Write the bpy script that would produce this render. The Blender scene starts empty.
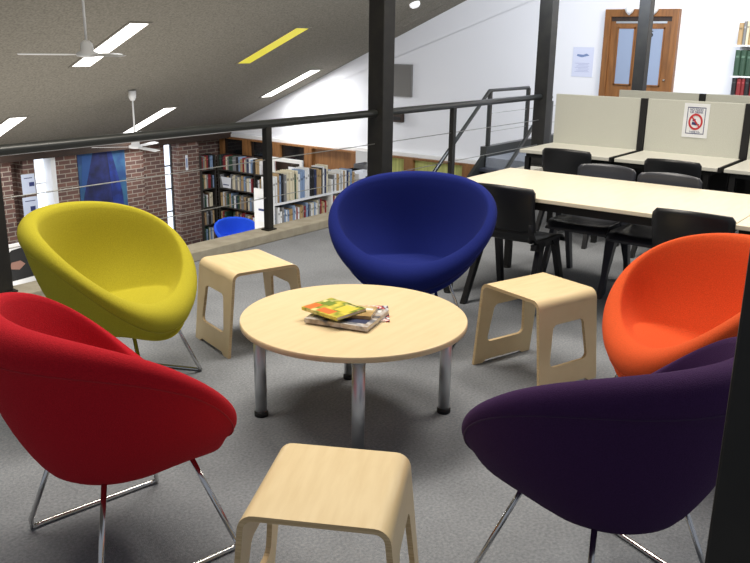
import bpy, bmesh, math, random
from mathutils import Vector, Matrix
random.seed(7)
PI = math.pi
scene = bpy.context.scene
COL = scene.collection

# ------------------------------------------------------------------ camera, world, light, exposure
PITCH, ROLL, YAW, CAM_H, FPX = .2835, .0145, .641, 1.6, 830.0
fw = Vector((math.cos(PITCH)*math.cos(YAW), math.cos(PITCH)*math.sin(YAW), -math.sin(PITCH)))
rt = Vector((math.sin(YAW), -math.cos(YAW), 0)); up = rt.cross(fw)
r2 = rt*math.cos(ROLL) + up*math.sin(ROLL); u2 = up*math.cos(ROLL) - rt*math.sin(ROLL)
cam_data = bpy.data.cameras.new('camera'); cam = bpy.data.objects.new('camera', cam_data); COL.objects.link(cam)
cam_data.sensor_width = 36; cam_data.lens = FPX/750*36; cam_data.clip_start = .05; cam_data.clip_end = 100
M4 = Matrix.Identity(4)
for i in range(3):
    M4[i][0] = r2[i]; M4[i][1] = u2[i]; M4[i][2] = -fw[i]
M4[0][3], M4[1][3], M4[2][3] = 0, 0, CAM_H
cam.matrix_world = M4
scene.camera = cam

world = bpy.data.worlds.new('world'); scene.world = world; world.use_nodes = True
world.node_tree.nodes['Background'].inputs[0].default_value = (.82, .88, 1, 1)
world.node_tree.nodes['Background'].inputs[1].default_value = .36

scene.view_settings.view_transform = 'Standard'; scene.view_settings.look = 'None'
scene.view_settings.gamma = 1; scene.view_settings.use_curve_mapping = False
scene.view_settings.exposure = 0.0

def area(loc, target, sx, sy, power, col, name='area_light'):
    d = bpy.data.lights.new(name, 'AREA'); d.shape = 'RECTANGLE'; d.size = sx; d.size_y = sy
    d.energy = power; d.color = col
    o = bpy.data.objects.new(name, d); COL.objects.link(o); o.location = loc
    o.rotation_euler = (Vector(target)-Vector(loc)).to_track_quat('-Z', 'Y').to_euler()
    return o
WARM = (1, .93, .82); COOL = (.86, .92, 1)
area((3.4, 3.0, 4.1), (3.0, 2.4, 0), 2.2, .9, 128, WARM)
area((5.6, 1.4, 4.6), (5.0, 1.6, 0), 2.2, .9, 130, WARM)
area((1.4, 3.6, 3.9), (1.8, 2.6, 0), 1.6, .9, 55, WARM)
area((10.2, 1.6, 3.9), (12.9, 1.8, 1.3), 2.2, .9, 170, (1, .92, .82))
area((9.4, 4.0, 3.0), (12.8, 5.6, 1.2), 1.8, .9, 190, (.76, .85, 1))  # cool lamp without fixture, added to brighten and tint the gable wall
area((6.5, 9.2, -2.2), (7.0, 9.6, 3), 6.0, 5.0, 190, (1, .95, .88))  # unseen lamp below kerb level, added to throw light up onto the ceiling
area((4.0, 1.0, 2.9), (4.5, 2.5, 6), 5.0, 3.0, 60, (1, .95, .88))

# ------------------------------------------------------------------ materials
def mat(name, col, rough=.6, metal=0, noise=None, bump=0, bscale=60, spec=.5, sheen=0):
    m = bpy.data.materials.new(name); m.use_nodes = True
    nt = m.node_tree; b = nt.nodes['Principled BSDF']
    b.inputs['Base Color'].default_value = (*col, 1); b.inputs['Roughness'].default_value = rough
    b.inputs['Metallic'].default_value = metal; b.inputs['Specular IOR Level'].default_value = spec
    if sheen:
        b.inputs['Sheen Weight'].default_value = sheen; b.inputs['Sheen Roughness'].default_value = .6
        b.inputs['Sheen Tint'].default_value = (*[min(1, c*1.4+.1) for c in col], 1)
    tc = nt.nodes.new('ShaderNodeTexCoord')
    if noise:   # (scale, other colour, low, high)
        n = nt.nodes.new('ShaderNodeTexNoise'); n.inputs['Scale'].default_value = noise[0]; n.inputs['Detail'].default_value = 5
        mp = nt.nodes.new('ShaderNodeMapping')
        if len(noise) > 4: mp.inputs['Scale'].default_value = noise[4]
        r = nt.nodes.new('ShaderNodeValToRGB')
        r.color_ramp.elements[0].position = noise[2]; r.color_ramp.elements[1].position = noise[3]
        r.color_ramp.elements[0].color = (*col, 1); r.color_ramp.elements[1].color = (*noise[1], 1)
        nt.links.new(tc.outputs['Object'], mp.inputs[0]); nt.links.new(mp.outputs[0], n.inputs['Vector'])
        nt.links.new(n.outputs['Fac'], r.inputs[0]); nt.links.new(r.outputs[0], b.inputs['Base Color'])
    if bump:
        n2 = nt.nodes.new('ShaderNodeTexNoise'); n2.inputs['Scale'].default_value = bscale; n2.inputs['Detail'].default_value = 4
        bp = nt.nodes.new('ShaderNodeBump'); bp.inputs['Strength'].default_value = bump; bp.inputs['Distance'].default_value = .01
        nt.links.new(tc.outputs['Object'], n2.inputs['Vector'])
        nt.links.new(n2.outputs['Fac'], bp.inputs['Height']); nt.links.new(bp.outputs[0], b.inputs['Normal'])
    return m
def emit(name, col, s):
    m = mat(name, col, .5); b = m.node_tree.nodes['Principled BSDF']
    b.inputs['Emission Color'].default_value = (*col, 1); b.inputs['Emission Strength'].default_value = s
    return m
def s(r, g, b):   # srgb 0..255 to linear
    return tuple(((c/255)/12.92 if c/255 <= .04045 else ((c/255+.055)/1.055)**2.4) for c in (r, g, b))

carpet = mat('carpet', s(126,130,136), .95, noise=(90, s(156,159,164), .3, .72), bump=.5, bscale=220, spec=.1)
nt = carpet.node_tree
# a second, larger mottling of wear in the pile
n = nt.nodes.new('ShaderNodeTexNoise'); n.inputs['Scale'].default_value = 1.6; n.inputs['Detail'].default_value = 6
rr = nt.nodes.new('ShaderNodeValToRGB'); rr.color_ramp.elements[0].color = (.86,.86,.86,1); rr.color_ramp.elements[1].color = (1.1,1.1,1.1,1)
rr.color_ramp.elements[0].position = .38; rr.color_ramp.elements[1].position = .62
mx = nt.nodes.new('ShaderNodeMix'); mx.data_type = 'RGBA'; mx.blend_type = 'MULTIPLY'; mx.inputs[0].default_value = 1
tcn = [q for q in nt.nodes if q.type == 'TEX_COORD'][0]; ramp1 = [q for q in nt.nodes if q.type == 'VALTORGB'][0]
nt.links.new(tcn.outputs['Object'], n.inputs['Vector']); nt.links.new(n.outputs['Fac'], rr.inputs[0])
nt.links.new(ramp1.outputs[0], mx.inputs[6]); nt.links.new(rr.outputs[0], mx.inputs[7]); nt.links.new(mx.outputs[2], nt.nodes['Principled BSDF'].inputs['Base Color'])

ceil_m = mat('ceiling_panel', s(150,145,134), .95, noise=(35, s(122,118,108), .35, .7, (1, 1, 1)), bump=.5, bscale=60, spec=.1)
white_w = mat('white_wall', s(238,238,240), .8, bump=.05, bscale=12)
concrete = mat('concrete', s(176,169,152), .9, noise=(10, s(158,151,134), .35, .65), bump=.15, bscale=60)
wood = mat('birch_veneer', s(234,212,170), .34, noise=(4, s(228,204,160), .35, .7, (1.2, 9, 1)), spec=.4)
pale_wood = mat('pale_laminate', s(240,230,206), .3, noise=(4, s(236,225,198), .35, .7, (1.2, 9, 1)), spec=.45)
ply = mat('birch_ply', s(234,212,168), .38, noise=(5, s(226,202,156), .35, .7, (1.2, 8, 1.2)), spec=.4)
plyedge = mat('ply_edge', s(216,190,146), .6, noise=(4, s(198,170,126), .4, .6, (1, 1, 60)))
chrome = mat('chrome', (.62,.62,.62), .16, 1)
satin = mat('satin_steel', (.66,.68,.70), .42, 1)
steelblack = mat('black_steel', s(25,23,20), .5, noise=(9, s(36,34,28), .4, .7))
railm = mat('rail_paint', s(44,46,44), .32, spec=.6)
rubber = mat('black_rubber', s(16,16,17), .6)
plastic = mat('black_plastic', s(27,28,31), .36, spec=.5, bump=.06, bscale=160)
greyplastic = mat('charcoal_sheen_plastic', s(66,68,76), .32, spec=.6, bump=.06, bscale=160)  # greyed base paints the shine on black far-side chairs; stair treads share it
timber = mat('timber', s(152,106,60), .5, noise=(4, s(122,80,42), .3, .7, (6, 6, .7)))
doorwood = mat('door_timber', s(150,100,52), .45, noise=(4, s(118,76,38), .3, .7, (6, 6, .7)))
darkwood = mat('dark_timber', s(58,40,28), .6, noise=(6, s(40,28,20), .3, .7, (.6, 4, 4)))
beige = mat('beige_laminate', s(206,207,198), .55, noise=(120, s(196,197,186), .3, .7))
deskm = mat('desk_laminate', s(222,221,210), .45)
paper = mat('white_paper', s(236,238,242), .7)
cream = mat('cream_metal', s(238,238,236), .45)
wire_m = mat('steel_wire', s(165,165,160), .35, .6)
glassdark = mat('dark_glass', s(26,28,30), .1, spec=.8)
glassgrey = mat('obscured_glass', s(152,166,190), .25, spec=.6)
curtain = mat('yellow_curtain', s(206,208,130), .8, noise=(3, s(168,172,96), .3, .7, (1, 9, .2)))
shelfm = mat('shelf_steel', s(60,56,50), .6)
navy_p = mat('navy_ink', s(52,62,112), .6); red_p = mat('red_ink', s(196,52,58), .6)

def brick_mat():
    m = bpy.data.materials.new('brick'); m.use_nodes = True; nt = m.node_tree; b = nt.nodes['Principled BSDF']
    b.inputs['Roughness'].default_value = .9
    tc = nt.nodes.new('ShaderNodeTexCoord'); sp = nt.nodes.new('ShaderNodeSeparateXYZ'); cb = nt.nodes.new('ShaderNodeCombineXYZ')
    ad = nt.nodes.new('ShaderNodeMath'); ad.operation = 'ADD'
    bk = nt.nodes.new('ShaderNodeTexBrick')
    bk.inputs['Color1'].default_value = (*s(122,88,76), 1); bk.inputs['Color2'].default_value = (*s(90,68,64), 1)
    bk.inputs['Mortar'].default_value = (*s(158,148,134), 1); bk.inputs['Scale'].default_value = 1
    bk.inputs['Brick Width'].default_value = .25; bk.inputs['Row Height'].default_value = .084; bk.inputs['Mortar Size'].default_value = .009
    bp = nt.nodes.new('ShaderNodeBump'); bp.inputs['Strength'].default_value = .4; bp.inputs['Distance'].default_value = .01; bp.invert = True
    nt.links.new(tc.outputs['Object'], sp.inputs[0]); nt.links.new(sp.outputs[0], ad.inputs[0]); nt.links.new(sp.outputs[1], ad.inputs[1])
    nt.links.new(ad.outputs[0], cb.inputs[0]); nt.links.new(sp.outputs[2], cb.inputs[1]); nt.links.new(cb.outputs[0], bk.inputs['Vector'])
    nt.links.new(bk.outputs['Color'], b.inputs['Base Color']); nt.links.new(bk.outputs['Fac'], bp.inputs['Height']); nt.links.new(bp.outputs[0], b.inputs['Normal'])
    return m
brick = brick_mat()

# ------------------------------------------------------------------ mesh helpers
class MB:
    def __init__(self): self.bm = bmesh.new(); self.mi = 0
    def poly(self, vs, faces):
        v = [self.bm.verts.new(p) for p in vs]
        for f in faces:
            fc = self.bm.faces.new([v[i] for i in f]); fc.material_index = self.mi
    def box(self, x0, x1, y0, y1, z0, z1, bev=0):
        r = bmesh.ops.create_cube(self.bm, size=1)
        vs = r['verts']
        for v in vs:
            v.co = Vector(((x0+x1)/2+v.co.x*abs(x1-x0), (y0+y1)/2+v.co.y*abs(y1-y0), (z0+z1)/2+v.co.z*abs(z1-z0)))
        fs = {f for v in vs for f in v.link_faces}
        for f in fs: f.material_index = self.mi
        if bev:
            es = list({e for v in vs for e in v.link_edges})
            o = bmesh.ops.bevel(self.bm, geom=es, offset=bev, segments=2, affect='EDGES', profile=.5)
            for f in o['faces']: f.material_index = self.mi
        return self
    def tube(self, pts, r, n=12, closed=False, cap=True, radii=None):
        pts = [Vector(p) for p in pts]; N = len(pts); rings = []
        prev = None
        for i, p in enumerate(pts):
            a = pts[(i-1) % N] if (closed or i > 0) else p; b = pts[(i+1) % N] if (closed or i < N-1) else p
            t = (b-a).normalized()
            if prev is None:
                u = t.orthogonal().normalized()
            else:
                u = (prev - t*prev.dot(t)).normalized()
            prev = u; w = t.cross(u)
            rad = radii[i] if radii else r
            rings.append([self.bm.verts.new(p+(u*math.cos(2*PI*k/n)+w*math.sin(2*PI*k/n))*rad) for k in range(n)])
        m = N if closed else N-1
        for i in range(m):
            A, B = rings[i], rings[(i+1) % N]
            for k in range(n):
                f = self.bm.faces.new((A[k], A[(k+1) % n], B[(k+1) % n], B[k])); f.material_index = self.mi; f.smooth = True
        if cap and not closed:
            self.bm.faces.new(rings[0][::-1]).material_index = self.mi; self.bm.faces.new(rings[-1]).material_index = self.mi
        return self
    def bar(self, a, b, w, h):   # rectangular bar between two points
        a, b = Vector(a), Vector(b); t = (b-a).normalized()
        side = t.cross(Vector((0, 0, 1)))
        side = side.normalized() if side.length > 1e-3 else Vector((1, 0, 0))
        upv = side.cross(t).normalized()
        vs = [p+side*sx*w/2+upv*sy*h/2 for p in (a, b) for sx, sy in ((-1,-1),(1,-1),(1,1),(-1,1))]
        self.poly(vs, [(3,2,1,0),(4,5,6,7),(0,1,5,4),(1,2,6,5),(2,3,7,6),(3,0,4,7)])
        return self
    def lathe(self, prof, n=32, c=(0, 0, 0)):
        rings = []
        for r, z in prof:
            rings.append([self.bm.verts.new((c[0]+r*math.cos(2*PI*k/n), c[1]+r*math.sin(2*PI*k/n), c[2]+z)) for k in range(n)])
        for A, B in zip(rings, rings[1:]):
            for k in range(n):
                f = self.bm.faces.new((A[k], A[(k+1) % n], B[(k+1) % n], B[k])); f.material_index = self.mi; f.smooth = True
        self.bm.faces.new(rings[0][::-1]).material_index = self.mi; self.bm.faces.new(rings[-1]).material_index = self.mi
        return self
    def prism(self, pts2, a, b, axis='X'):   # polygon extruded along an axis; pts2 in the other two axes in order
        def P(p, q):
            return {'X': (q, p[0], p[1]), 'Y': (p[0], q, p[1]), 'Z': (p[0], p[1], q)}[axis]
        n = len(pts2); vs = [P(p, a) for p in pts2]+[P(p, b) for p in pts2]
        self.poly(vs, [tuple(range(n))[::-1], tuple(range(n, 2*n))]+[(i, (i+1) % n, n+(i+1) % n, n+i) for i in range(n)])
        return self
    def build(self, name, mats, parent=None, smooth=False):
        bmesh.ops.recalc_face_normals(self.bm, faces=self.bm.faces)
        me = bpy.data.meshes.new(name); self.bm.to_mesh(me); self.bm.free()
        for m in (mats if isinstance(mats, (list, tuple)) else [mats]): me.materials.append(m)
        if smooth:
            for p in me.polygons: p.use_smooth = True
        o = bpy.data.objects.new(name, me); COL.objects.link(o)
        if parent: o.parent = parent
        return o
def tag(o, label, cat, group=None, kind=None):
    o['label'] = label; o['category'] = cat
    if group: o['group'] = group
    if kind: o['kind'] = kind
    return o
def thing(name, label, cat, loc=(0, 0, 0), rz=0, group=None):
    o = bpy.data.objects.new(name, None); COL.objects.link(o); o.location = loc; o.rotation_euler = (0, 0, rz)
    return tag(o, label, cat, group)
def struct(o): o['kind'] = 'structure'; return o
def children(o): return [c for c in COL.objects if c.parent == o]
def copy_tree(o, loc=None, rz=None, label=None, group=None, parent=None):
    c = o.copy(); COL.objects.link(c); c.parent = parent
    if loc is not None: c.location = loc
    if rz is not None: c.rotation_euler = (0, 0, rz)
    if label: c['label'] = label
    if group: c['group'] = group
    for ch in children(o): copy_tree(ch, parent=c)
    return c
def text_mesh(txt, size, m, name, parent=None, loc=(0,0,0), rot=(0,0,0), ext=.0006):
    cu = bpy.data.curves.new(name, 'FONT'); cu.body = txt; cu.size = size; cu.extrude = ext; cu.align_x = 'CENTER'; cu.align_y = 'CENTER'; cu.offset = size*.012
    t = bpy.data.objects.new(name+'_tmp', cu); COL.objects.link(t)
    dg = bpy.context.evaluated_depsgraph_get(); me = bpy.data.meshes.new_from_object(t.evaluated_get(dg))
    bpy.data.objects.remove(t); me.materials.clear(); me.materials.append(m)
    o = bpy.data.objects.new(name, me); COL.objects.link(o); o.location = loc; o.rotation_euler = rot
    if parent: o.parent = parent
    return o

# ------------------------------------------------------------------ the setting
XW, YB, FL = 13.3, 14.4, -2.9           # gable wall, brick wall, lower floor level
def cz(y): return 5.704 - .427*y          # ceiling height
struct(MB().prism([(-4, -6), (13.3, -6), (13.3, 5.95), (10.5, 5.95), (10.5, 4.80), (-4, 4.80)], -.25, 0, 'Z').build('floor', carpet))
lower_carpet = mat('lower_carpet', s(92,92,96), .95, noise=(60, s(110,110,112), .3, .7))
struct(MB().box(-4, 13.3, -6, 14.4, FL-.1, FL).build('floor.001', lower_carpet))
struct(MB().prism([(14.6, cz(14.6)), (-2.5, cz(-2.5)), (-2.5, cz(-2.5)+.15), (14.6, cz(14.6)+.15)], -4, 13.5, 'X').build('ceiling', ceil_m))
# gable wall above the timber glazing, dropping to the floor beside the landing
struct(MB().prism([(14.55, -.50), (14.55, cz(14.55)), (-2.5, cz(-2.5)), (-6, cz(-2.5)), (-6, 0.0), (5.95, 0), (5.95, -.50)], 13.3, 13.45, 'X').build('wall_right', white_w))
struct(MB().box(13.3, 13.45, 4.0, 14.4, FL, -.62).build('wall_right_lower', darkwood))
struct(MB().box(13.22, 13.34, 6.0, 14.4, -.56, -.49).build('trim_1', cream))
# brick wall: recessed plane with piers standing forward of it
w = MB()
w.box(-4, 13.3, YB, YB+.2, FL, -.30)
for a, b in ((7.0, 7.95), (8.18, 8.40), (8.84, 9.30), (10.36, 10.84), (11.75, 12.34)):
    w.box(a, b, YB-.30, YB+.01, FL, -.58)
w.box(10.84, 11.50, YB-.16, YB+.01, FL, -.58)
struct(w.build('wall_back', brick))
struct(MB().box(-4, 13.25, YB-.40, YB, -.58, -.36).build('trim_2', darkwood))       # timber head beam
day = emit('daylight_pane', (.80, .87, 1.0), 1.5)
for i, (a, b) in enumerate(((8.53, 8.87), (11.54, 11.73))):
    o = struct(MB().box(a, b, YB-.05, YB-.02, FL+.3, -.60).build('window_%d' % (i+1), day))
    f = MB().box(a-.04, a, YB-.10, YB, FL+.2, -.58).box(b, b+.05, YB-.10, YB, FL+.2, -.58)
    for k in range(1, 4): f.box(a, b, YB-.06, YB-.018, FL+.3+k*.5, FL+.33+k*.5)
    f.build('window_frame', cream if i == 0 else steelblack, o)
# daylight on the brick reveal beside the left slit, put in as a pale strip
struct(MB().box(8.74, 8.838, YB-.30, YB, FL, -.58).build('trim_3', cream))
# timber glazing band under the gable
ys = [14.31, 13.47, 12.54, 11.63, 10.37, 9.06, 7.75, 6.1]
mats_p = [glassdark, glassdark, glassdark, timber, curtain, curtain, timber]
for i in range(7):
    o = struct(MB().box(13.23, 13.27, ys[i+1], ys[i], FL+.3, -.56).build('window_%d' % (i+3), mats_p[i]))
    f = MB()
    f.box(13.15, 13.225, ys[i]-.11, ys[i]-.002, FL, -.60).box(13.15, 13.225, ys[i+1]+.002, ys[i+1]+.10, FL, -.60)
    f.box(13.16, 13.222, ys[i+1], ys[i], -.60, -.562).box(13.16, 13.222, ys[i+1], ys[i], -1.95, -1.85)
    f.build('window_frame', timber, o)
# kerb at the edge of the mezzanine
struct(MB().box(-4, 10.5, 4.62, 4.84, 0, .075, .008).build('trim_4', concrete))
# landing edge beam
struct(MB().box(10.5, 13.3, 5.88, 5.98, -.25, .15).build('trim_5', railm))

# door in the gable wall
d = struct(MB().box(13.20, 13.30, 4.22, 4.32, 0, 2.11).box(13.20, 13.30, 5.28, 5.38, 0, 2.11).box(13.20, 13.30, 4.32, 5.28, 2.0, 2.11).build('door_1', doorwood))
MB().box(13.24, 13.295, 4.32, 5.28, 0.01, 1.93, 0).build('door_leaf', doorwood, d)
MB().box(13.235, 13.30, 4.32, 5.28, 1.93, 2.0).build('door_head', darkwood, d)
MB().box(13.225, 13.245, 4.40, 5.20, 1.90, 1.93).build('closer_rail', satin, d)
for a, b in ((4.44, 4.70), (4.90, 5.14)):
    g = MB().box(13.225, 13.238, a, b, 0.98, 1.82).build('glass_light', glassgrey, d)
    MB().box(13.215, 13.24, a-.02, a, .96, 1.84).box(13.215, 13.24, b, b+.02, .96, 1.84).box(13.215, 13.24, a-.02, b+.02, .96, .98).box(13.215, 13.24, a-.02, b+.02, 1.82, 1.84).build('glazing_bead', doorwood, g)
MB().box(13.19, 13.225, 4.72, 4.76, 1.0, 1.35, .005).build('pull_handle', cream, d)
MB().lathe([(.018, 0), (.018, .02)], 12, (0, 0, 0)).build('door_lock', satin, d).location = (13.23, 4.36, 1.05)
text_mesh('5', .13, rubber, 'number_sticker', d, (13.222, 4.62, 1.74), (PI/2, 0, -PI/2))
h1 = tag(MB().lathe([(.01, 0), (.05, .04), (.075, .09), (.06, .115)], 16).build('door_ornament', cream), 'small cream fitting over the door head, left of the black column', 'fitting'); h1.location = (13.16, 4.98, 2.02)
h2 = tag(MB().lathe([(.01, 0), (.05, .04), (.075, .09), (.06, .115)], 16).build('door_ornament', cream), 'small cream fitting over the door head, right of the black column', 'fitting'); h2.location = (13.16, 4.60, 2.02)

# ------------------------------------------------------------------ structural posts
def post(x, y, z0, z1, wd, label, rz=0):
    t = thing('steel_column', label, 'column', (x, y, z0), rz)
    h = z1-z0; w2 = wd/2
    MB().box(-w2, w2, -w2, w2, 0, h, .006).build('shaft', steelblack, t)
    MB().box(-w2-.03, w2+.03, -w2-.03, w2+.03, 0, .015).build('base_plate', steelblack, t)
    return t
post(6.39, 4.73, .075, cz(4.73)+.0, .175, 'thick black steel column rising from the concrete kerb behind the blue tub chair')
post(9.83, 4.73, .075, cz(4.73)+.0, .175, 'black steel column at the end of the balcony rail beside the study booths')
post(10.70, 3.83, 0, cz(3.83)+.0, .145, 'black steel column standing in front of the timber door')
post(1.374, .199, 0, 2.6, .15, 'black column close by at the right edge, in front of the purple chair')

# ------------------------------------------------------------------ balcony railing
rl = thing('balcony_railing', 'black balcony railing with round handrail and thin wires above concrete kerb', 'railing', (0, 4.73, .075))
MB().tube([(x, 0, .865) for x in (-1, 2, 5, 8, 9.9)], .034, 16).build('handrail', railm, rl, True)
for x, hw in ((2.54, .045), (4.86, .03), (7.69, .03)):
    b = MB().box(x-hw, x+hw, -.025, .025, 0, .84).build('baluster', steelblack, rl)
    MB().box(x-hw-.02, x+hw+.02, -.04, .04, 0, .012).build('foot_plate', steelblack, b)
for z in (.27, .58):
    MB().tube([(x, .0, z) for x in (-1, 4, 9.9)], .0042, 6).build('wire', wire_m, rl)

# staircase beyond the railing going down from the landing
st = thing('staircase', 'steel staircase going down from the landing beside the white wall', 'staircase', (10.60, 4.9, 0.03))
tan_s = 1.0/1.385
def sz(x): return x*tan_s           # x negative going down
L = -FL/tan_s
for y in (.08, 1.02):
    MB().prism([(0, .10), (0, -.25), (-L, -.25-L*tan_s+.25), (-L, .10-L*tan_s)], y-.025, y+.025, 'Y').build('stringer', railm, st)
nst = 16
for k in range(nst):
    zt = -(k+1)*(-FL)/(nst+1); xt = zt/tan_s
    MB().box(xt-.02, xt+.25, .105, .995, zt-.04, zt).build('tread', greyplastic, st)
MB().tube([(1.2, 1.03, .90), (0, 1.03, .90), (-L, 1.03, .90-L*tan_s)], .026, 12).build('handrail', railm, st, True)
MB().tube([(0, .08, .86), (-L, .08, .86-L*tan_s)], .026, 12).build('handrail', railm, st, True)
for x, z0, y in ((.02, .10, 1.03), (1.2, .10, 1.03), (-1.9, -1.9*tan_s+.05, 1.03), (-1.9, -1.9*tan_s+.05, .08), (-.0, .02, .08)):
    MB().box(x-.025, x+.025, y-.025, y+.025, z0, z0+.79).build('baluster', railm, st)
for z in (.32, .58):
    MB().tube([(0, 1.03, z), (2.7, 1.03, z)], .004, 6).build('wire', wire_m, st)

# ------------------------------------------------------------------ ceiling lights
lamp_on = emit('lit_diffuser', (1, .98, .94), 4.0)
lamp_yel = emit('yellow_diffuser', s(226,214,60), .55)
sl = math.atan(.427)
def lamp(cx, cy, m, label, group=None, on=50):
    t = thing('ceiling_light', label, 'ceiling light', (cx, cy, cz(cy)), 0, group)
    t.rotation_euler = (-sl, 0, 0)
    MB().box(-.15, .15, -.74, .74, -.006, .05).build('diffuser', m, t)
    MB().box(-.185, -.15, -.775, .775, -.012, .04).box(.15, .185, -.775, .775, -.012, .04).box(-.15, .15, -.775, -.74, -.012, .04).box(-.15, .15, .74, .775, -.012, .04).build('frame', ceil_m, t)
    if on:
        q_ = area((0, 0, 0), (0, 0, -1), .26, 1.4, on, (.96, .97, 1)); q_.parent = t; q_.location = (0, 0, -.035); q_.rotation_euler = (0, 0, 0)
    return t
lamp(7.17, 9.90, lamp_on, 'long bright ceiling light behind the nearer white fan')
lamp(10.38, 13.28, lamp_on, 'bright ceiling light just above the handrail by the farther fan')
lamp(7.30, 13.24, lamp_on, 'bright ceiling light cut off by the left edge of the picture')
lamp(10.34, 9.90, lamp_yel, 'yellow ceiling light with a dim yellowed diffuser', None, 0)
lamp(12.66, 11.65, lamp_on, 'narrow bright ceiling light close to the white gable wall', None, 48)
lamp(12.70, 8.35, ceil_m, 'unlit grey ceiling light near the top of the gable wall', None, 0)
sm = thing('fluorescent_end', 'small glowing white fluorescent light end on the ceiling right of the thick column', 'smoke detector', (12.0, 8.22, cz(8.22)-.001)); sm.rotation_euler = (-sl, 0, 0)
MB().lathe([(.09, 0), (.09, -.04), (.06, -.07)][::-1], 20).build('glowing_cap', emit('fluorescent_white', (1,1,1), .6), sm)  # emissive cap put in for the bright end of a fluorescent light

def fan(cx, cy, drop, a0, label):
    t = thing('ceiling_fan', label, 'fan', (cx, cy, cz(cy)-drop))
    MB().lathe([(.05, 0), (.11, .015), (.115, .05), (.07, .07), (.065, .15), (.03, .18)], 24).build('motor', cream, t, True)
    MB().tube([(0, 0, .17), (0, 0, drop-.02)], .014, 12).build('rod', cream, t, True)
    MB().lathe([(.035, drop-.17), (.06, drop-.12), (.065, drop-.01)], 20).build('canopy', cream, t, True)
    for k in range(3):
        a = a0+k*2*PI/3
        b = MB().poly_blade() if False else MB()
        c, sn = math.cos(a), math.sin(a)
        prof = [(.10, .02), (.22, .055), (.66, .06), (.70, .045), (.70, -.045), (.66, -.06), (.22, -.055), (.10, -.02)]
        vs = []
        for zz in (.028, .034):
            for r_, y_ in prof: vs.append((c*r_-sn*y_, sn*r_+c*y_, zz+y_*.12))
        n_ = len(prof)
        b.poly(vs, [tuple(range(n_))[::-1], tuple(range(n_, 2*n_))]+[(i, (i+1) % n_, n_+(i+1) % n_, n_+i) for i in range(n_)])
        b.build('blade', cream, t)
    return t
# the fan blades are turned as the photograph shows them: one to the left, one towards the right
fan(5.58, 8.1, cz(8.1)-1.37, math.atan2(.58, -.82), 'nearer white ceiling fan on a long rod')
fan(8.79, 11.61, .96, math.atan2(.62, -.80), 'farther white ceiling fan hanging just above the handrail')

# ------------------------------------------------------------------ things on the walls
v = thing('wall_vent', 'dark grey framed vent high on the white gable wall', 'vent', (13.3, 9.34, .56))
MB().box(-.04, 0, -.24, .24, 0, .60).build('frame', mat('vent_frame', s(128,126,122), .5), v)
g = MB().box(-.045, -.038, -.215, .215, .025, .575)
for k in range(11): g.box(-.052, -.044, -.215, .215, .045+k*.05, .055+k*.05)
g.build('grille', mat('vent_dark', s(124,121,116), .7), v)
a = thing('alarm_box', 'small dark brown box on the white wall beside the thick column', 'box', (13.3, 9.40, .08))
MB().box(-.08, 0, -.13, .13, 0, .22, .01).build('case', darkwood, a); MB().box(-.085, -.08, -.09, .09, .04, .10).build('grille', rubber, a)
n = thing('wall_notice', 'white paper notice taped on the wall left of the timber door', 'notice', (13.295, 5.735, 1.06))
MB().box(-.004, 0, -.18, .18, 0, .47).build('sheet', mat('pale_paper', s(214,218,236), .7), n)
q = MB()
for k in range(7): q.box(-.006, -.0045, -.12+.02*(k % 2), .13-.03*(k % 3), .08+k*.022, .086+k*.022)
q.build('text_lines', mat('pale_ink', s(168,174,204), .7), n)
MB().prism([(-.11, .34), (.02, .31), (.11, .33), (.10, .36), (.0, .35), (-.06, .37)], -.0065, -.0045, 'X').build('picture', mat('pale_blue_ink', s(120,140,180), .7), n)

pt = thing('wall_painting', 'unframed painting of dark blue folds on the brick wall', 'painting', (9.84, YB-.32, -1.95))
MB().box(-.54, .54, .0, .30, 0, 1.37).build('canvas', mat('painting_teal', s(52,96,128), .7, noise=(3, s(36,66,112), .4, .6)), pt)
MB().prism([(-.54, 0), (-.46, .55), (-.20, 1.37), (.16, 1.37), (.36, .6), (.40, 0)], -.004, 0, 'Y').build('dark_fold', mat('painting_navy', s(22,26,62), .7, noise=(4, s(34,44,104), .4, .65)), pt)
MB().prism([(.20, 0), (.16, .8), (.12, 1.37), (.22, 1.37), (.42, .55), (.46, 0)], -.007, -.004, 'Y').build('bright_fold', mat('painting_blue', s(30,52,128), .7, noise=(5, s(24,36,92), .4, .6)), pt)
MB().prism([(-.50, .75), (-.44, 1.33), (-.22, 1.33), (-.30, 1.0), (-.42, .62)], -.0035, 0.001, 'Y').build('small_fold', mat('painting_mid', s(40,78,134), .7), pt)
for (x0, x1, z0, z1, lb) in ((8.12, 8.38, -1.22, -.84, 'upper pale poster with small print beside the left slit window'), (8.10, 8.40, -1.70, -1.26, 'lower pale poster with blue print beside the left slit window')):
    p = thing('poster', lb, 'poster', (x0, YB-.31, z0)); W, Hh = x1-x0, z1-z0
    MB().box(0, W, -.004, 0, 0, Hh).build('sheet', mat('poster_paper', s(206,214,232), .7), p)
    q = MB().box(.05, W-.05, -.006, -.004, Hh-.08, Hh-.065); q.box(.14, .24, -.006, -.004, Hh*.4, Hh*.6)
    q.build('print', navy_p, p)
p = thing('wall_label', 'narrow white label on the brick pier beside the tall bookcase', 'label', (11.98, YB-.305, -1.19))
MB().box(-.035, .035, -.004, 0, 0, .33).build('card', paper, p)
MB().box(-.02, .02, -.006, -.004, .06, .26).build('print', mat('label_blue', s(150,165,200), .7), p)

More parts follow.
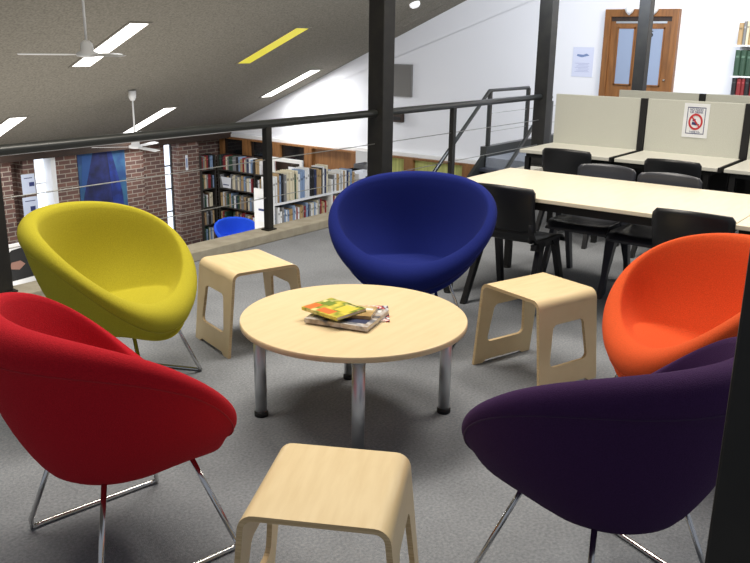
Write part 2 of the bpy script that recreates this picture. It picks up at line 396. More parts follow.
# ------------------------------------------------------------------ study booths with raised panels
booth_names = ['study booth at the landing end of the front row, black chair before it', 'front row study booth with the red and blue prohibition sign',
               'study booth cut by the right edge, next to the booth with the sign', 'far end study booth of the front row beyond the picture edge']
def booth(x, y1, label, group):
    t = thing('study_booth', label, 'study booth', (x, y1, 0), 0, group)   # y1 = landing side edge
    W = .80
    MB().box(.65, .68, -W+.022, -.0, .70, 1.155, .004).build('back_panel', beige, t)
    MB().box(0, .67, -W+.005, 0, .69, .72, .004).build('desktop', deskm, t)
    MB().box(.64, .685, -W-.035, -W+.019, .60, 1.155).build('panel_post', rubber, t)
    MB().box(.0, .64, -W-.012, -W+.003, .685, .722).build('edge_strip', rubber, t)
    MB().box(.50, .52, -W+.05, -.05, .12, .68).build('under_desk_dark', rubber, t)  # black sheet put in for the darkness under the desk
    MB().box(.03, .57, -W+.05, -.05, .655, .69).build('under_frame', rubber, t)
    for lx in (.03, .55):
        for ly in (-.06, -W+.09):
            MB().box(lx, lx+.04, ly-.02, ly+.02, 0, .66).build('leg', rubber, t)
    return t
b0 = booth(6.45, 3.29, booth_names[0], 'front row of study booths')
for k in (1, 2, 3): copy_tree(b0, (6.45, 3.29-.84*k, 0), 0, booth_names[k])
bn = ['back row study booth half hidden below the timber door', 'back row study booth behind the panel with the prohibition sign', 'back row study booth near the wall shelf at the right edge']
for k in range(3): copy_tree(b0, (7.58, 3.14-.84*k, 0), 0, bn[k], 'back row of study booths')
# sign
sg = thing('prohibition_sign', 'white sign with red prohibition circle in a blue border taped to the booth panel', 'sign', (7.098, 2.04, .862)); sg.scale = (1, .86, 1)
MB().box(-.003, 0, -.118, .118, 0, .275).build('sheet', paper, sg)
def ring_border(x0, x1, y0, y1, z0, z1, t_):
    return MB().box(x0, x1, y0, y0+t_, z0, z1).box(x0, x1, y1-t_, y1, z0, z1).box(x0, x1, y0, y1, z0, z0+t_).box(x0, x1, y0, y1, z1-t_, z1)
ring_border(-.0045, -.003, -.085, .085, .03, .245, .006).build('border', navy_p, sg)
cyc, czc = 0, .128
q = MB(); N = 40
vs = []
for r_ in (.050, .066):
    for xx in (-.0065, -.003):
        for k in range(N): vs.append((xx, cyc+r_*math.cos(2*PI*k/N), czc+r_*math.sin(2*PI*k/N)))
fs = []
for k in range(N):
    j = (k+1) % N
    fs += [(k, j, 2*N+j, 2*N+k), (k, N+k, N+j, j), (2*N+k, 2*N+j, 3*N+j, 3*N+k)]
q.poly(vs, fs); q.bar((-.0055, .040, .168), (-.0055, -.040, .088), .003, .013)
q.build('red_circle', red_p, sg)
q = MB()
q.prism([(.035, .105), (-.012, .098), (-.018, .118), (.032, .128)], -.0042, -.003, 'X').prism([(.030, .133), (-.002, .128), (.002, .152), (.028, .150)], -.0042, -.003, 'X').prism([(-.022, .10), (-.036, .104), (-.034, .112), (-.022, .112)], -.0042, -.003, 'X')
q.build('food_symbol', navy_p, sg)
rotm = (PI/2, 0, -PI/2)
text_mesh('NO FOOD', .026, navy_p, 'heading_text', sg, (-.0035, 0, .224), rotm)
text_mesh('OR DRINK', .026, navy_p, 'heading_text', sg, (-.0035, 0, .204), rotm)
text_mesh('THANK YOU', .018, navy_p, 'footer_text', sg, (-.0035, 0, .045), rotm)

# ------------------------------------------------------------------ study tables
def study_table(y0, y1, label, wt):
    t = thing('study_table', label, 'table', (4.92, (y0+y1)/2, 0))
    hw = .50; hl = (y1-y0)/2
    MB().box(-hw, hw, -hl, hl, .695, .72, .004).build('tabletop', pale_wood if wt else wood, t)
    MB().box(-hw+.05, hw-.05, -hl+.04, hl-.04, .64, .695).build('under_frame', rubber, t)
    for sx in (-1, 1):
        for sy in (-1, 1):
            l = MB().box(sx*(hw-.09)-.022, sx*(hw-.09)+.022, sy*(hl-.07)-.022, sy*(hl-.07)+.022, .012, .65).build('leg', rubber, t)
            MB().lathe([(.028, 0), (.028, .014)], 12, (sx*(hw-.09), sy*(hl-.07), 0)).build('foot_cap', rubber, l)
study_table(1.02, 2.83, 'long pale study table, the section beside the blue tub chair', 1)
study_table(-.80, 1.015, 'pale study table section running off the right edge behind the orange chair', 1)

# ------------------------------------------------------------------ moulded plastic chairs
def grid_surface(mb, rows):
    V = [[mb.bm.verts.new(p) for p in r_] for r_ in rows]
    for A, B in zip(V, V[1:]):
        for k in range(len(A)-1):
            f = mb.bm.faces.new((A[k], A[k+1], B[k+1], B[k])); f.smooth = True
def slab(mb, rows_top, off):
    # closed shell from a grid and its offset copy
    A = [[mb.bm.verts.new(p) for p in r_] for r_ in rows_top]
    B = [[mb.bm.verts.new(Vector(p)+Vector(off)) for p in r_] for r_ in rows_top]
    n, m = len(A), len(A[0])
    for i in range(n-1):
        for k in range(m-1):
            f = mb.bm.faces.new((A[i][k], A[i][k+1], A[i+1][k+1], A[i+1][k])); f.smooth = True
            f = mb.bm.faces.new((B[i][k], B[i+1][k], B[i+1][k+1], B[i][k+1])); f.smooth = True
    for i in range(n-1):
        mb.bm.faces.new((A[i][0], A[i+1][0], B[i+1][0], B[i][0])); mb.bm.faces.new((A[i][-1], B[i][-1], B[i+1][-1], A[i+1][-1]))
    for k in range(m-1):
        mb.bm.faces.new((A[0][k], B[0][k], B[0][k+1], A[0][k+1])); mb.bm.faces.new((A[-1][k], A[-1][k+1], B[-1][k+1], B[-1][k]))
def school_chair(label, m, group):
    t = thing('plastic_chair', label, 'chair', group=group)
    b = MB(); rows = []
    for i in range(13):
        u = i/12; x = .235-.43*u
        r_ = []
        for k in range(11):
            y = (-1+.2*k)*.215*(1-.06*u)
            z = .445-.022*math.sin(PI*min(1, u*1.1))*(1-(y/.22)**2)-(.045*max(0, 1-u/.16)**2)+.06*max(0, (u-.85)/.15)**2
            r_.append((x, y, z))
        rows.append(r_)
    slab(b, rows, (0, 0, -.016)); b.build('seat', m, t)
    b = MB(); rows = []
    for i in range(13):
        u = i/12; z = .505+.28*u
        hwid = .212-.012*(1-u)-.022*max(0, (u-.88)/.12)**2
        r_ = []
        for k in range(13):
            q_ = -1+k/6; y = q_*hwid
            x = -.205-.055*u-.02*math.sin(PI*u*.9)+.045*q_*q_*1.0
            r_.append((x, y, z-.012*u*q_*q_))
        rows.append(r_)
    slab(b, rows, (-.014, 0, 0)); b.build('backrest', m, t)
    for sy in (-1, 1):
        b = MB(); b.tube([(-.16, sy*.17, .44), (-.175, sy*.175, .50), (-.19, sy*.175, .56)], .02, 8); b.build('back_bracket', m, t)
        # splayed legs meeting in an inverted V under the seat side
        for xt, xb in ((.05, .235), (-.03, -.255)):
            b = MB(); wt_, wb_ = .034, .024
            sgn = 1 if xb > 0 else -1
            top = [(xt-wt_, sy*.195), (xt+wt_, sy*.195)]
            vs = []
            for (z, xc_, ww, yy) in ((.435, xt+sgn*.05, .05, .19), (.38, xt+sgn*.07, .03, .20), (.0, xb, .019, .225)):
                for dx_, dy_ in ((-ww, -.016), (ww, -.016), (ww, .016), (-ww, .016)):
                    vs.append((xc_+dx_, sy*yy+dy_, z))
            f = [(0, 1, 2, 3), (8, 11, 10, 9)]
            for lv in (0, 4):
                f += [(lv+k, lv+4+k, lv+4+(k+1) % 4, lv+(k+1) % 4) for k in range(4)]
            b.poly(vs, f)
            b.build('leg', m, t)
        b = MB(); b.box(-.18, .18, sy*.19-.012, sy*.19+.012, .395, .43); b.build('side_rail', m, t)
    return t
grp = 'black plastic chairs around the study tables'
c1 = school_chair('black plastic chair with its back to us, between blue tub chair and study table', plastic, grp)
c1.location = (4.62, 2.33, 0)
copy_tree(c1, (4.56, 1.20, 0), 0, 'black plastic chair with its back to us directly behind the orange tub chair')
cB = school_chair('black plastic chair with grey shine in its colour on the far side of the study table, nearer the landing', greyplastic, grp)
cB.location = (5.36, 2.17, 0); cB.rotation_euler = (0, 0, PI)
copy_tree(cB, (5.26, 1.70, 0), PI, 'black plastic chair with grey shine in its colour on the far side of the table, below the prohibition sign')
copy_tree(c1, (6.50, 2.78, 0), 0, 'black plastic chair pushed up to the study booth at the landing end', 'black plastic chairs at the study booths')
copy_tree(c1, (6.46, 1.92, 0), 0, 'black plastic chair pushed up to the booth with the prohibition sign', 'black plastic chairs at the study booths')

# ------------------------------------------------------------------ tub chairs
def tub_chair(label, col, x, y, deg, z=0, group='tub chairs around the round table', dark=None):
    t = thing('tub_chair', label, 'tub chair', (x, y, z), math.radians(deg), group)
    fab = mat('wool_felt', col, .95, noise=(260, tuple(c*.80 for c in col), .35, .7), bump=.25, bscale=350, spec=.15, sheen=.12)
    A_, B_, ZM, DZ, R_, Z0, RB, XB, C2, BU, A2 = .280, .423, .631, .203, .068, .318, .206, .000, -.047, .022, -.038
    n = 64
    def rim(th):
        return Vector((A_*math.cos(th)+A2*math.cos(2*th), B_*math.sin(th), ZM-DZ*math.cos(th)+C2*math.cos(2*th)))
    def nrm(th):
        v_ = Vector((math.cos(th)/A_, math.sin(th)/B_, 0)); return v_.normalized()
    def base(th, k=1): return Vector((XB+RB*k*math.cos(th), RB*k*math.sin(th), Z0))
    def rr_(th): return R_+.010*max(0, math.cos(th))-.030*math.sin(th)**2
    rings = []
    def ring(fn): rings.append([fn(2*PI*k/n) for k in range(n)])
    ring(lambda th: base(th, .5)+Vector((0, 0, -.006)))
    ring(lambda th: base(th, .85)+Vector((0, 0, -.002)))
    ring(lambda th: base(th, 1.0)+Vector((0, 0, .006)))
    for u in (.2, .42, .64, .84):
        def fn(th, u=u):
            ql = -.75-.55*max(0, math.cos(th))
            o_ = rim(th)+nrm(th)*rr_(th)*math.cos(ql)+Vector((0, 0, rr_(th)*math.sin(ql)))
            p_ = base(th).lerp(o_, u)
            bul = (BU+.020*max(0, math.cos(th))**2)*math.sin(PI*u)
            return p_+nrm(th)*bul+Vector((0, 0, -bul*.7))
        ring(fn)
    def qi(th): return 1.55+.75*((1-math.cos(th))/2)**.8
    def qm(th): return (-.75-.55*max(0, math.cos(th))-.3)/2
    for q0 in (-.75, -.5, -.3, .15, .6, 1.05, 1.4, 1.95, 2.3):
        if q0 > 1.5: ring(lambda th, q0=q0: (lambda q_: rim(th)+nrm(th)*rr_(th)*math.cos(q_)+Vector((0, 0, rr_(th)*math.sin(q_))))(1.4+(qi(th)-1.4)*(q0-1.4)/.9))
        elif q0 == -.75: ring(lambda th: (lambda q_: rim(th)+nrm(th)*rr_(th)*math.cos(q_)+Vector((0, 0, rr_(th)*math.sin(q_))))(-.75-.55*max(0, math.cos(th))))
        elif q0 == -.5: ring(lambda th: rim(th)+nrm(th)*rr_(th)*math.cos(qm(th))+Vector((0, 0, rr_(th)*math.sin(qm(th)))))
        else: ring(lambda th, q_=q0: rim(th)+nrm(th)*rr_(th)*math.cos(q_)+Vector((0, 0, rr_(th)*math.sin(q_))))
    def seat(th, k=1):
        c = math.cos(th)
        e = .265*math.sin(th)*(1+.34*c)
        xx = -.01+.215*c
        zz = .400+.050*((c+1)/2)**1.3*k+.012*(1-k)
        return Vector((.02+(xx-.02)*k, e*k, zz))
    for u in (.25, .5, .75, .93):
        def fn(th, u=u):
            i_ = rim(th)+nrm(th)*rr_(th)*math.cos(qi(th))+Vector((0, 0, rr_(th)*math.sin(qi(th))))
            p_ = i_.lerp(seat(th), u); back = (1-math.cos(th))/2
            return p_+Vector((0, 0, -.05*math.sin(PI*u)*back))+nrm(th)*(.03*math.sin(PI*u)*back)
        ring(fn)
    ring(lambda th: seat(th)+Vector((0, 0, -.006*(1-math.cos(th)))))
    ring(lambda th: seat(th, .93)+Vector((0, 0, .006*(1-math.cos(th))/2)))
    for k in (.8, .55, .28): ring(lambda th, k=k: seat(th, k)+Vector((0, 0, .006*(1-math.cos(th))/2)))
    b = MB(); V = [[b.bm.verts.new(p) for p in r_] for r_ in rings]
    for P, Q in zip(V, V[1:]):
        for k in range(n):
            f = b.bm.faces.new((P[k], P[(k+1) % n], Q[(k+1) % n], Q[k])); f.smooth = True
    b.bm.faces.new(V[0][::-1]); b.bm.faces.new(V[-1])
    o = b.build('shell', fab, t, True)
    md = o.modifiers.new('sub', 'SUBSURF'); md.levels = 1; md.render_levels = 1
    # seam running round the outside below the padded rim
    pts = []
    for k in range(n):
        th = 2*PI*k/n; pts.append(rim(th)+nrm(th)*(rr_(th)*math.cos(qm(th))-.0012)+Vector((0, 0, rr_(th)*math.sin(qm(th)))))
    sm_ = MB().tube(pts, .0028, 6, closed=True).build('seam', mat('seam_thread', tuple(c*.8 for c in col), .95), t, True)
    # chrome sled base: one bent rod each side
    for sy in (-1, 1):
        P0 = [Vector((.165, sy*.17, .340)), Vector((.262, sy*.255, .045)), Vector((.272, sy*.270, .010)), Vector((.245, sy*.275, .009)),
              Vector((-.150, sy*.275, .009)), Vector((-.190, sy*.270, .010)), Vector((-.195, sy*.258, .045)), Vector((-.115, sy*.17, .340))]
        MB().tube(P0, .0088, 10).build('sled_leg', chrome, t, True)
    MB().box(-.12, .14, -.13, .13, .312, .322, .003).build('mounting_plate', steelblack, t)
    return t
bch = tub_chair('royal blue tub chair facing us in front of the thick black column', s(26,38,112), 3.667, 2.485, -160); bch.scale = (1, 1, 1.035)
tub_chair('mustard yellow tub chair at the left beside the concrete kerb', s(188,177,50), 2.208, 3.125, -65.5)
tub_chair('bright orange tub chair at the right edge beside a plywood stool', s(234,94,48), 3.300, .863, 131.3)
tub_chair('red tub chair seen from its side at the left edge', s(186,24,38), 1.416, 2.078, -10.4)
tub_chair('dark purple tub chair seen from behind, nearest to the black column', s(62,35,78), 2.146, .736, 67)
tub_chair('light blue tub chair on the lower level seen over the kerb', s(44,92,226), 11.85, 12.5, -120, FL, 'tub chairs on the lower level')

# ------------------------------------------------------------------ round table
rt_ = thing('round_table', 'round pale wooden coffee table on chrome legs in the middle of the chairs', 'coffee table', (2.68, 2.11, 0))
MB().lathe([(.482, .423), (.49, .426), (.49, .447), (.486, .45)], 96).build('tabletop', [wood], rt_)
for k in range(4):
    a = math.radians(41+90*k); lx, ly = .406*math.cos(a)-.02, .406*math.sin(a)-.015
    l = MB().tube([(lx, ly, .02), (lx, ly, .424)], .0265, 24).build('leg', satin, rt_, True)
    MB().lathe([(.030, 0), (.031, .018), (.027, .024)], 24, (lx, ly, 0)).build('foot_cap', rubber, l)
    MB().lathe([(.045, .418), (.045, .4235)], 24, (lx, ly, 0)).build('top_plate', satin, l)

# ------------------------------------------------------------------ plywood stools
def stool(label, x, y, deg):
    """local x = depth of the bent sheet, local y = span between the two side panels"""
    H_, hs, hf, D, R_, TH = .45, .186, .238, .20, .045, .016
    b = MB()
    # profile (y,z) from centre of top to the foot
    path = []
    y_b = hs+.012
    slope = (hf-y_b)/(H_-R_)
    path.append((0, H_)); path.append((y_b-R_-.05, H_)); path.append((y_b-R_, H_))
    for k in range(1, 7):
        a = PI/2*k/6*.97
        path.append((y_b-R_+R_*math.sin(a), H_-R_+R_*math.cos(a)))
    def side_pt(v_): return (y_b+slope*(H_-R_-v_)+.0, v_)
    def emit_row(yz, sgn, xs): return [(x_, sgn*yz[0], yz[1]) for x_ in xs]
    xs = [-D, -D*.75, -D*.4, 0, D*.4, D*.75, D]
    bm_ = b.bm
    def strip(rows):
        V = [[bm_.verts.new(p) for p in r_] for r_ in rows]
        for P, Q in zip(V, V[1:]):
            for k in range(len(P)-1): bm_.faces.new((P[k], P[k+1], Q[k+1], Q[k])).smooth = True
    full = [(-p[0], p[1]) for p in path[::-1]]+path[1:]
    strip([[(x_, p[0], p[1]) for x_ in xs] for p in full])
    zt = path[-1][1]; flat = []
    for sgn in (-1, 1):
        # side panel with a rounded window, outer loop matched to inner loop
        zi0, zi1, xi0, xi1, rc = .118, .322, .128, .108, .028
        inner = []
        corners = [(xi1-rc, zi1-rc, 0), (-(xi1-rc), zi1-rc, PI/2), (-(xi0-rc), zi0+rc, PI), (xi0-rc, zi0+rc, 1.5*PI)]
        for cx_, cz_, a0 in corners:
            for k in range(6):
                a = a0+PI/2*k/5; inner.append((cx_+rc*math.cos(a), cz_+rc*math.sin(a)))
        outer = []
        W_ = D
        tgt = [((W_, zi1), (W_, zt), (W_*.75, zt)), ((-W_*.75, zt), (-W_, zt), (-W_, zi1)), ((-W_, zi0), (-W_, 0), (-W_*.72, 0)), ((W_*.72, 0), (W_, 0), (W_, zi0))]
        for A1, Cn, A2 in tgt:
            for k in range(6):
                u = k/5
                p = (A1[0]+(Cn[0]-A1[0])*u*2, A1[1]+(Cn[1]-A1[1])*u*2) if u <= .5 else (Cn[0]+(A2[0]-Cn[0])*(u-.5)*2, Cn[1]+(A2[1]-Cn[1])*(u-.5)*2)
                if k == 2: p = Cn
                outer.append(p)
        # arch between the feet: insert extra mid points
        def to3(p): yy, zz = side_pt(p[1]); return (p[0], sgn*(y_b-R_+R_*math.sin(PI/2*.97)) if abs(p[1]-zt) < 1e-6 else sgn*yy, p[1])
        Vi = [bm_.verts.new(to3(p)) for p in inner]; Vo = [bm_.verts.new(to3(p)) for p in outer]
        N_ = len(inner)
        for k in range(N_):
            j = (k+1) % N_
            if k == 17:   # bottom span: arched gap between the feet
                m1 = bm_.verts.new(to3((-D*.60, .016))); m2 = bm_.verts.new(to3((D*.60, .016)))
                flat.append(bm_.faces.new((Vi[k], Vo[k], m1, m2, Vo[j], Vi[j])))
            else:
                flat.append(bm_.faces.new((Vi[k], Vo[k], Vo[j], Vi[j])))
    bmesh.ops.remove_doubles(bm_, verts=bm_.verts, dist=.0012)
    bmesh.ops.recalc_face_normals(bm_, faces=bm_.faces)
    me = bpy.data.meshes.new('plywood_stool'); bm_.to_mesh(me); bm_.free()
    me.materials.append(ply); me.materials.append(plyedge)
    o = bpy.data.objects.new('plywood_stool', me); COL.objects.link(o)
    md = o.modifiers.new('sol', 'SOLIDIFY'); md.thickness = TH; md.offset = -1; md.material_offset_rim = 1
    md.use_even_offset = True
    bv = o.modifiers.new('bev', 'BEVEL'); bv.width = .002; bv.segments = 1; bv.limit_method = 'ANGLE'; bv.angle_limit = math.radians(50)
    es = o.modifiers.new('es', 'EDGE_SPLIT'); es.split_angle = math.radians(35)
    o.location = (x, y, 0); o.rotation_euler = (0, 0, math.radians(deg))
    return tag(o, label, 'stool', 'bent plywood stools')
stool('bent plywood stool nearest to us, cut off by the bottom edge', 1.537, 1.289, 27.7)
stool('bent plywood stool between the table and the orange chair', 3.622, 1.696, -17.8)
stool('bent plywood stool between the yellow and blue chairs by the kerb', 3.052, 3.128, 73)

# ------------------------------------------------------------------ books and magazines on the round table
def cover(name, cols, scale, vor=False):
    m = bpy.data.materials.new(name); m.use_nodes = True; nt = m.node_tree; b = nt.nodes['Principled BSDF']; b.inputs['Roughness'].default_value = .3
    tc = nt.nodes.new('ShaderNodeTexCoord')
    n = nt.nodes.new('ShaderNodeTexVoronoi' if vor else 'ShaderNodeTexNoise'); n.inputs['Scale'].default_value = scale
    r = nt.nodes.new('ShaderNodeValToRGB'); r.color_ramp.interpolation = 'LINEAR' if not vor else 'CONSTANT'
    e = r.color_ramp.elements; lo, hi = ((.36, .64) if not vor else (.0, .9))
    for i, c in enumerate(cols):
        pos = lo+(hi-lo)*i/(len(cols)-1)
        if i < 2: e[i].position = pos; e[i].color = (*s(*c), 1)
        else: q_ = e.new(pos); q_.color = (*s(*c), 1)
    nt.links.new(tc.outputs['Object'], n.inputs['Vector'])
    nt.links.new(n.outputs['Color' if vor else 'Fac'], r.inputs[0]); nt.links.new(r.outputs[0], b.inputs['Base Color'])
    return m
pages = mat('page_block', s(226,220,204), .8, noise=(6, s(204,196,178), .4, .6, (1, 1, 60)))
def table_book(label, x, y, z, deg, w_, l_, th, cm, cat='book', name='paperback_book', deco=None, tiltx=0):
    t = thing(name, label, cat, (x, y, z), math.radians(deg), 'reading matter on the round table')
    t.rotation_euler = (tiltx, 0, math.radians(deg))
    MB().box(-w_/2, w_/2, -l_/2, l_/2, th-.0015, th).build('front_cover', cm, t)
    MB().box(-w_/2, w_/2, -l_/2, l_/2, 0, .0015).build('back_cover', cm, t)
    MB().box(-w_/2, -w_/2+.0015, -l_/2, l_/2, .0015, th-.0015).build('spine', cm, t)
    MB().box(-w_/2+.0016, w_/2-.002, -l_/2+.002, l_/2-.002, .0015, th-.0015).build('pages', pages, t)
    if deco:
        for k, (x0, x1, y0, y1, dm) in enumerate(deco): MB().box(x0, x1, y0, y1, th, th+.0006).build('cover_print', dm, t)
    return t
red_c = mat('cover_red', s(206,60,62), .4); blk_c = mat('cover_black', s(30,30,34), .4); org_c = mat('cover_orange', s(228,120,56), .35); wh_c = mat('cover_white', s(238,236,232), .4); grn_c = mat('cover_green', s(118,140,50), .4); ylw_c = mat('cover_yellow', s(226,208,80), .35); navy_c = mat('cover_navy', s(54,62,92), .4)
Zt = .4505
magm = cover('magazine_mix', [(240,238,236), (206,206,214), (60,62,78), (214,90,90), (240,236,232)], 26)
table_book('white magazine with black and red headline lying at the bottom of the pile', 2.705, 2.115, Zt, 38, .21, .28, .006, magm, 'magazine', 'magazine',
           [(-.08, .02, -.12, .10, wh_c), (.03, .06, -.11, .12, blk_c), (.065, .085, -.10, .10, red_c)])
table_book('large pale book with pinkish page edge under the smaller paperbacks', 2.622, 2.100, Zt+.0068, 15, .25, .285, .019, cover('large_cover', [(120,122,130), (206,200,196), (170,156,140), (80,84,96)], 14), 'book', 'large_book',
           [(-.09, -.03, -.12, .12, navy_c), (.07, .10, -.12, .0, wh_c)])
table_book('tan paperback with a white band lying under the yellow one', 2.640, 2.095, Zt+.0266, 24, .135, .205, .015, cover('tan_cover', [(196,166,112), (172,140,88), (214,190,140)], 9), deco=[(.015, .035, -.09, .09, wh_c)])
table_book('yellow and green paperback with an orange corner on top of the pile', 2.583, 2.142, Zt+.0424, -5, .18, .21, .014, cover('bright_cover', [(232,214,90), (196,186,70), (120,140,52), (240,224,150)], 12), deco=[(-.085, -.01, .055, .10, org_c), (.0, .05, .03, .08, grn_c), (-.08, -.03, -.05, .03, org_c), (.075, .08, -.10, -.01, blk_c), (-.02, .06, -.09, -.02, ylw_c)])

# ------------------------------------------------------------------ bookcases and their books on the lower level
book_cols = {'dark blue': s(44,52,84), 'black': s(30,30,32), 'dark red': s(132,40,42), 'cream': s(218,208,180), 'white': s(226,226,224), 'grey': s(128,128,128),
             'brown': s(108,78,54), 'dark green': s(48,76,58), 'pale blue': s(134,156,186), 'tan': s(176,148,106)}
book_mesh = {}
for cn, cc in book_cols.items():
    b = MB()      # spine rounded towards -y, unit size, standing on z=0
    b.mi = 0
    pr = [(-.5, .5), (-.5, -.42), (-.35, -.48), (0, -.5), (.35, -.48), (.5, -.42), (.5, .5), (.40, .5), (.40, -.38), (-.40, -.38), (-.40, .5)]
    b.prism(pr, 0, 1, 'Z'); b.mi = 1; b.box(-.39, .39, -.38, .46, .015, .97)
    b.mi = 2; b.box(-.30, .30, -.515, -.44, .70, .78)
    o = b.build('book', [mat('book_'+cn.replace(' ', '_'), cc, .6), pages, mat('book_band_'+cn.replace(' ', '_'), tuple(min(1, c*1.9+.04) for c in cc) if max(cc) < .35 else tuple(c*.5 for c in cc), .6)])
    book_mesh[cn] = o.data; COL.objects.unlink(o); bpy.data.objects.remove(o)
def put_book(x, y, z, rz, w_, d_, h_, cn, where, tilt=0):
    o = bpy.data.objects.new('book', book_mesh[cn]); COL.objects.link(o)
    o.location = (x, y, z); o.scale = (w_, d_, h_); o.rotation_euler = (0, tilt, rz)
    tag(o, '%s book %s' % (cn, where), 'book', '%s books %s' % (cn, where))
    return o
def row_y(x_face, y_from, y_to, z, depth, wmin, wmax, hmin, hmax, where, names_, gap=.06):
    """books along Y, spines towards -X"""
    y = y_from
    while y > y_to+.085:
        if random.random() < gap: y -= random.uniform(.05, .14); continue
        w_ = random.uniform(wmin, wmax); h_ = random.uniform(hmin, hmax)
        put_book(x_face+depth/2+.01, y-w_/2, z, -PI/2, w_*.96, depth*random.uniform(.86, 1), h_, random.choice(names_), where); y -= w_
def row_x(y_face, x_from, x_to, z, depth, wmin, wmax, hmin, hmax, where, names_, gap=.04):
    x = x_from
    while x < x_to-.07:
        if random.random() < gap: x += random.uniform(.04, .12); continue
        w_ = random.uniform(wmin, wmax); h_ = random.uniform(hmin, hmax)
        put_book(x+w_/2, y_face+depth/2+.01, z, 0, w_*.96, depth*random.uniform(.86, 1), h_, random.choice(names_), where); x += w_
# tall bookcase along the gable wall
XB_ = 12.78
bc = thing('bookcase', 'tall dark bookcase of five shelves against the gable wall under the timber glazing', 'bookcase', (XB_, 13.3, FL))
shz = [-1.235-FL, -1.655-FL, -2.075-FL, -2.475-FL, -2.84-FL]
for z in shz: MB().box(0, .36, -1.55, .70, z-.025, z).build('shelf', shelfm, bc)
MB().box(.355, .375, -1.55, .70, .02, 1.98).build('back_board', darkwood, bc)
for y in (-1.57, -.46, .68): MB().box(0, .37, y, y+.025, 0, 1.98).build('upright', shelfm, bc)
mixed = ['dark blue', 'black', 'cream', 'white', 'grey', 'brown', 'tan', 'pale blue', 'dark green', 'dark red', 'grey', 'cream', 'tan']
rowsn = ['on the top shelf of the tall bookcase under the timber glazing', 'on the second shelf of the tall bookcase under the timber glazing', 'on the third shelf of the tall bookcase under the timber glazing',
         'on the fourth shelf of the tall bookcase under the timber glazing', 'on the bottom shelf of the tall bookcase under the timber glazing']
for k, z in enumerate(shz[:4]):
    for (ya, yb) in ((13.96, 12.87), (12.83, 12.40)):
        row_y(XB_, ya, yb, z+FL+.001, .24, .042, .078, .27, .33, rowsn[k], mixed if k != 3 else mixed+['dark red', 'cream', 'tan'], .04 if k < 2 else .12)
kc = thing('bookcase', 'narrow bookcase with five shelves against the brick wall right of the brick pier', 'bookcase', (12.36, 14.04, FL))
for z in shz: MB().box(0, .40, 0, .33, z-.025, z).build('shelf', shelfm, kc)
MB().box(-.012, 0, 0, .33, 0, 1.98).build('upright', shelfm, kc); MB().box(.40, .412, 0, .33, 0, 1.98).build('upright', shelfm, kc); MB().box(0, .40, .33, .345, 0, 1.70).build('back_board', darkwood, kc)
for k, z in enumerate(shz):
    row_x(14.04, 12.37, 12.75, z+FL+.001, .24, .035, .06, .25, .32, 'on the %s shelf of the narrow bookcase by the brick pier' % ('top', 'second', 'third', 'fourth', 'bottom')[k], mixed, .03)
for (y, k, lb) in ((13.72, 1, 'white paper flyer hanging from the second shelf of the tall bookcase'), (12.72, 2, 'white label card on the third shelf of the tall bookcase'), (12.76, 3, 'white and violet leaflet on the fourth shelf of the tall bookcase')):
    p = thing('shelf_leaflet', lb, 'leaflet', (XB_-.012, y, shz[k]+FL))
    MB().prism([(-.14, 0.02), (.10, 0.02), (.16, .26), (-.16, .26)] if k == 1 else [(-.15, .0), (.15, .0), (.15, .27), (-.15, .27)], -.006, 0, 'X').build('sheet', paper, p)
    MB().box(-.009, -.006, -.09, .09, .08, .18 if k == 3 else .10).build('print', navy_p if k != 3 else mat('violet_ink', s(92,84,150), .6), p)

# nearer bookcase running along the balcony
BX, BY = 8.50, 8.20
bc = thing('bookcase', 'nearer white ended bookcase parallel to the railing, full of upright books', 'bookcase', (BX, BY, FL))
bz = [-.69-FL, -1.12-FL, -1.58-FL, -2.04-FL, -2.48-FL]
for z in bz: MB().box(0.03, 2.7, 0, .34, z-.03, z).build('shelf', cream, bc)
MB().box(0.0, .03, -.02, .36, 0, bz[0]+.20).build('end_panel', cream, bc)
MB().box(2.7, 2.73, -.02, .36, 0, bz[0]+.37).build('end_panel', cream, bc)
MB().box(1.34, 1.37, 0.01, .34, 0, bz[0]+.20).build('divider', cream, bc)
MB().box(0.03, 2.7, .34, .36, .02, bz[0]+.1).build('back_board', shelfm, bc)
nb = ['cream', 'white', 'dark red', 'black', 'pale blue', 'white', 'grey', 'cream', 'dark green', 'white', 'dark blue', 'tan']
row_x(BY, BX+.05, BX+1.33, bz[0]+FL+.001, .26, .035, .065, .36, .43, 'on the top shelf of the nearer bookcase', nb, .0)
row_x(BY, BX+1.40, BX+2.0, bz[0]+FL+.001, .26, .035, .06, .25, .30, 'on the top shelf of the nearer bookcase', nb, .0)
for (xa, xb) in ((BX+.05, BX+1.33), (BX+1.4, BX+1.95)):
    row_x(BY, xa, xb, bz[1]+FL+.001, .26, .026, .050, .28, .36, 'on the second shelf of the nearer bookcase', ['white', 'pale blue', 'dark red', 'grey', 'white', 'dark blue', 'cream', 'tan'], .03)
p = thing('shelf_card', 'white card standing on the end of the nearer bookcase', 'card', (BX-.012, BY+.16, -.80))
MB().box(-.02, .01, -.08, .14, -.16, .17).build('sheet', paper, p)
MB().box(-.024, -.02, -.03, .08, .0, .03).build('print', navy_p, p)

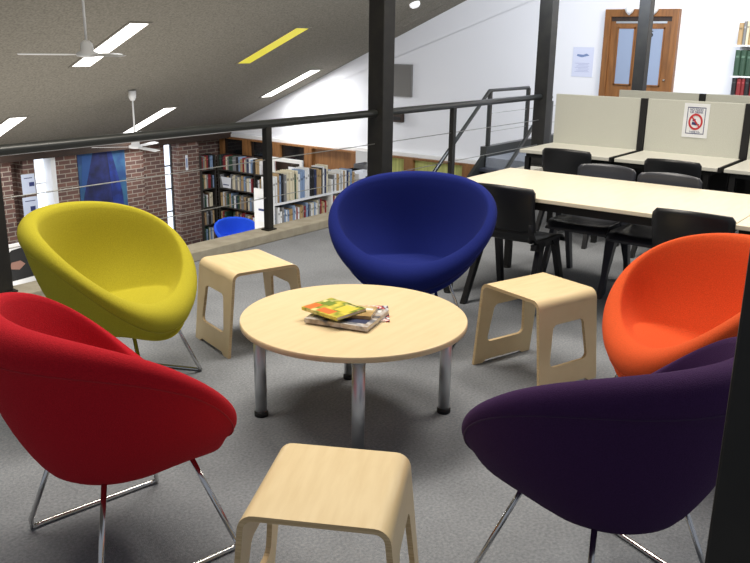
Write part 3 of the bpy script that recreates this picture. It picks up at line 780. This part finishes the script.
# farther bookcase with open white frame end and binders
CX, CY = 10.0, 8.97
bc = thing('bookcase', 'farther bookcase with an open white metal frame end', 'bookcase', (CX, CY, FL))
ct = -.29-FL; zz_ = -.88-FL
MB().box(.04, 2.26, .04, .64, zz_-.03, zz_).build('shelf', cream, bc)
MB().box(.04, 2.26, .04, .64, zz_-.45, zz_-.42).build('shelf', cream, bc)
MB().box(.04, 2.26, .32, .34, .05, zz_-.03).build('back_board', shelfm, bc)
MB().box(0, .04, 0, .05, 0, ct).box(0, .04, .62, .67, 0, ct).box(0, .04, .05, .62, ct-.06, ct).box(0, .04, .05, .62, ct-.32, ct-.23).build('end_frame', cream, bc)
MB().box(2.26, 2.30, 0, .67, 0, ct-.1).build('end_panel', cream, bc)
zz = -.88
row_x(CY+.04, CX+.30, CX+1.25, zz+.001, .24, .03, .06, .26, .32, 'on the farther bookcase beyond the white frame', ['dark red', 'tan', 'grey', 'white', 'dark blue', 'pale blue'], .05)
def box_thing(nm, lb, cat, x0, x1, y0, y1, z0, z1, m, lid=None):
    t = thing(nm, lb, cat, ((x0+x1)/2, (y0+y1)/2, z0)); hx, hy = (x1-x0)/2, (y1-y0)/2
    MB().box(-hx, hx, -hy, -hy+.012, 0, z1-z0).box(-hx, hx, hy-.012, hy, 0, z1-z0).box(-hx, -hx+.012, -hy+.012, hy-.012, 0, z1-z0).box(hx-.012, hx, -hy+.012, hy-.012, 0, z1-z0).box(-hx+.012, hx-.012, -hy+.012, hy-.012, 0, .012).build('tray', m, t)
    MB().box(-.05, .05, -hy-.004, -hy, (z1-z0)*.4, (z1-z0)*.7).build('label_plate', paper if m is not paper else shelfm, t)
    return t
box_thing('book_tray', 'white open tray on top of the nearer bookcase beside the column', 'tray', BX+2.06, BX+2.5, BY+.03, BY+.30, bz[0]+FL+.001, bz[0]+FL+.20, paper)
box_thing('file_box', 'black file box on the farther bookcase beside the thick column', 'file box', CX+1.32, CX+1.70, CY+.06, CY+.30, zz+.001, zz+.26, rubber)
box_thing('file_box', 'grey file box standing behind the black one by the column', 'file box', CX+1.73, CX+2.05, CY+.06, CY+.30, zz+.001, zz+.33, mat('grey_card', s(120,120,122), .7))
p = thing('shelf_card', 'white card leaning inside the open white frame end', 'card', (CX-.012, CY+.12, zz+.30))
MB().box(-.004, 0, -.10, .16, 0, .17).build('sheet', paper, p); MB().box(-.006, -.004, -.06, .1, .08, .10).build('print', shelfm, p)

# low display stand under the yellow chair's edge on the lower level
ds = thing('display_stand', 'dark framed picture stand on the lower level between left post and yellow chair', 'display stand', (7.0, 12.6, FL))
MB().box(-.35, .45, -.02, .02, .45, 1.22).build('board', cream, ds)
MB().prism([(-.27, .60), (-.30, .95), (-.05, 1.12), (.2, 1.15), (.38, .8), (.36, .62)], -.026, -.02, 'Y').build('dark_picture', rubber, ds)
MB().prism([(-.12, .82), (-.08, .92), (.08, .93), (.16, .86), (.05, .78)], -.03, -.026, 'Y').build('pale_patch', mat('skin_print', s(150,112,98), .7), ds)
for x in (-.3, .4): MB().box(x-.02, x+.02, -.02, .25, 0, .46).build('leg', rubber, ds)

# wall shelf at the right edge of the picture
ws = thing('wall_shelf', 'shelf unit with folders on the wall at the top right corner', 'shelf', (12.98, 3.32, 0))
for z in (.90, 1.17, 1.60): MB().box(0, .32, -1.2, 0, z-.02, z).build('shelf', cream, ws)
MB().box(0, .32, -1.22, -1.2, .0, 1.95).build('side_panel', cream, ws)
row_y(12.98, 3.30, 2.85, 1.601, .25, .04, .07, .29, .34, 'on the top of the right hand wall shelf', ['tan', 'brown', 'grey', 'cream'], .0)
row_y(12.98, 3.30, 2.85, 1.171, .25, .05, .09, .34, .38, 'on the middle of the right hand wall shelf', ['dark green', 'pale blue', 'white', 'dark green'], .0)
row_y(12.98, 3.30, 2.85, .901, .25, .04, .07, .20, .24, 'on the lowest board of the right hand wall shelf', ['black', 'dark red', 'brown', 'black'], .0)
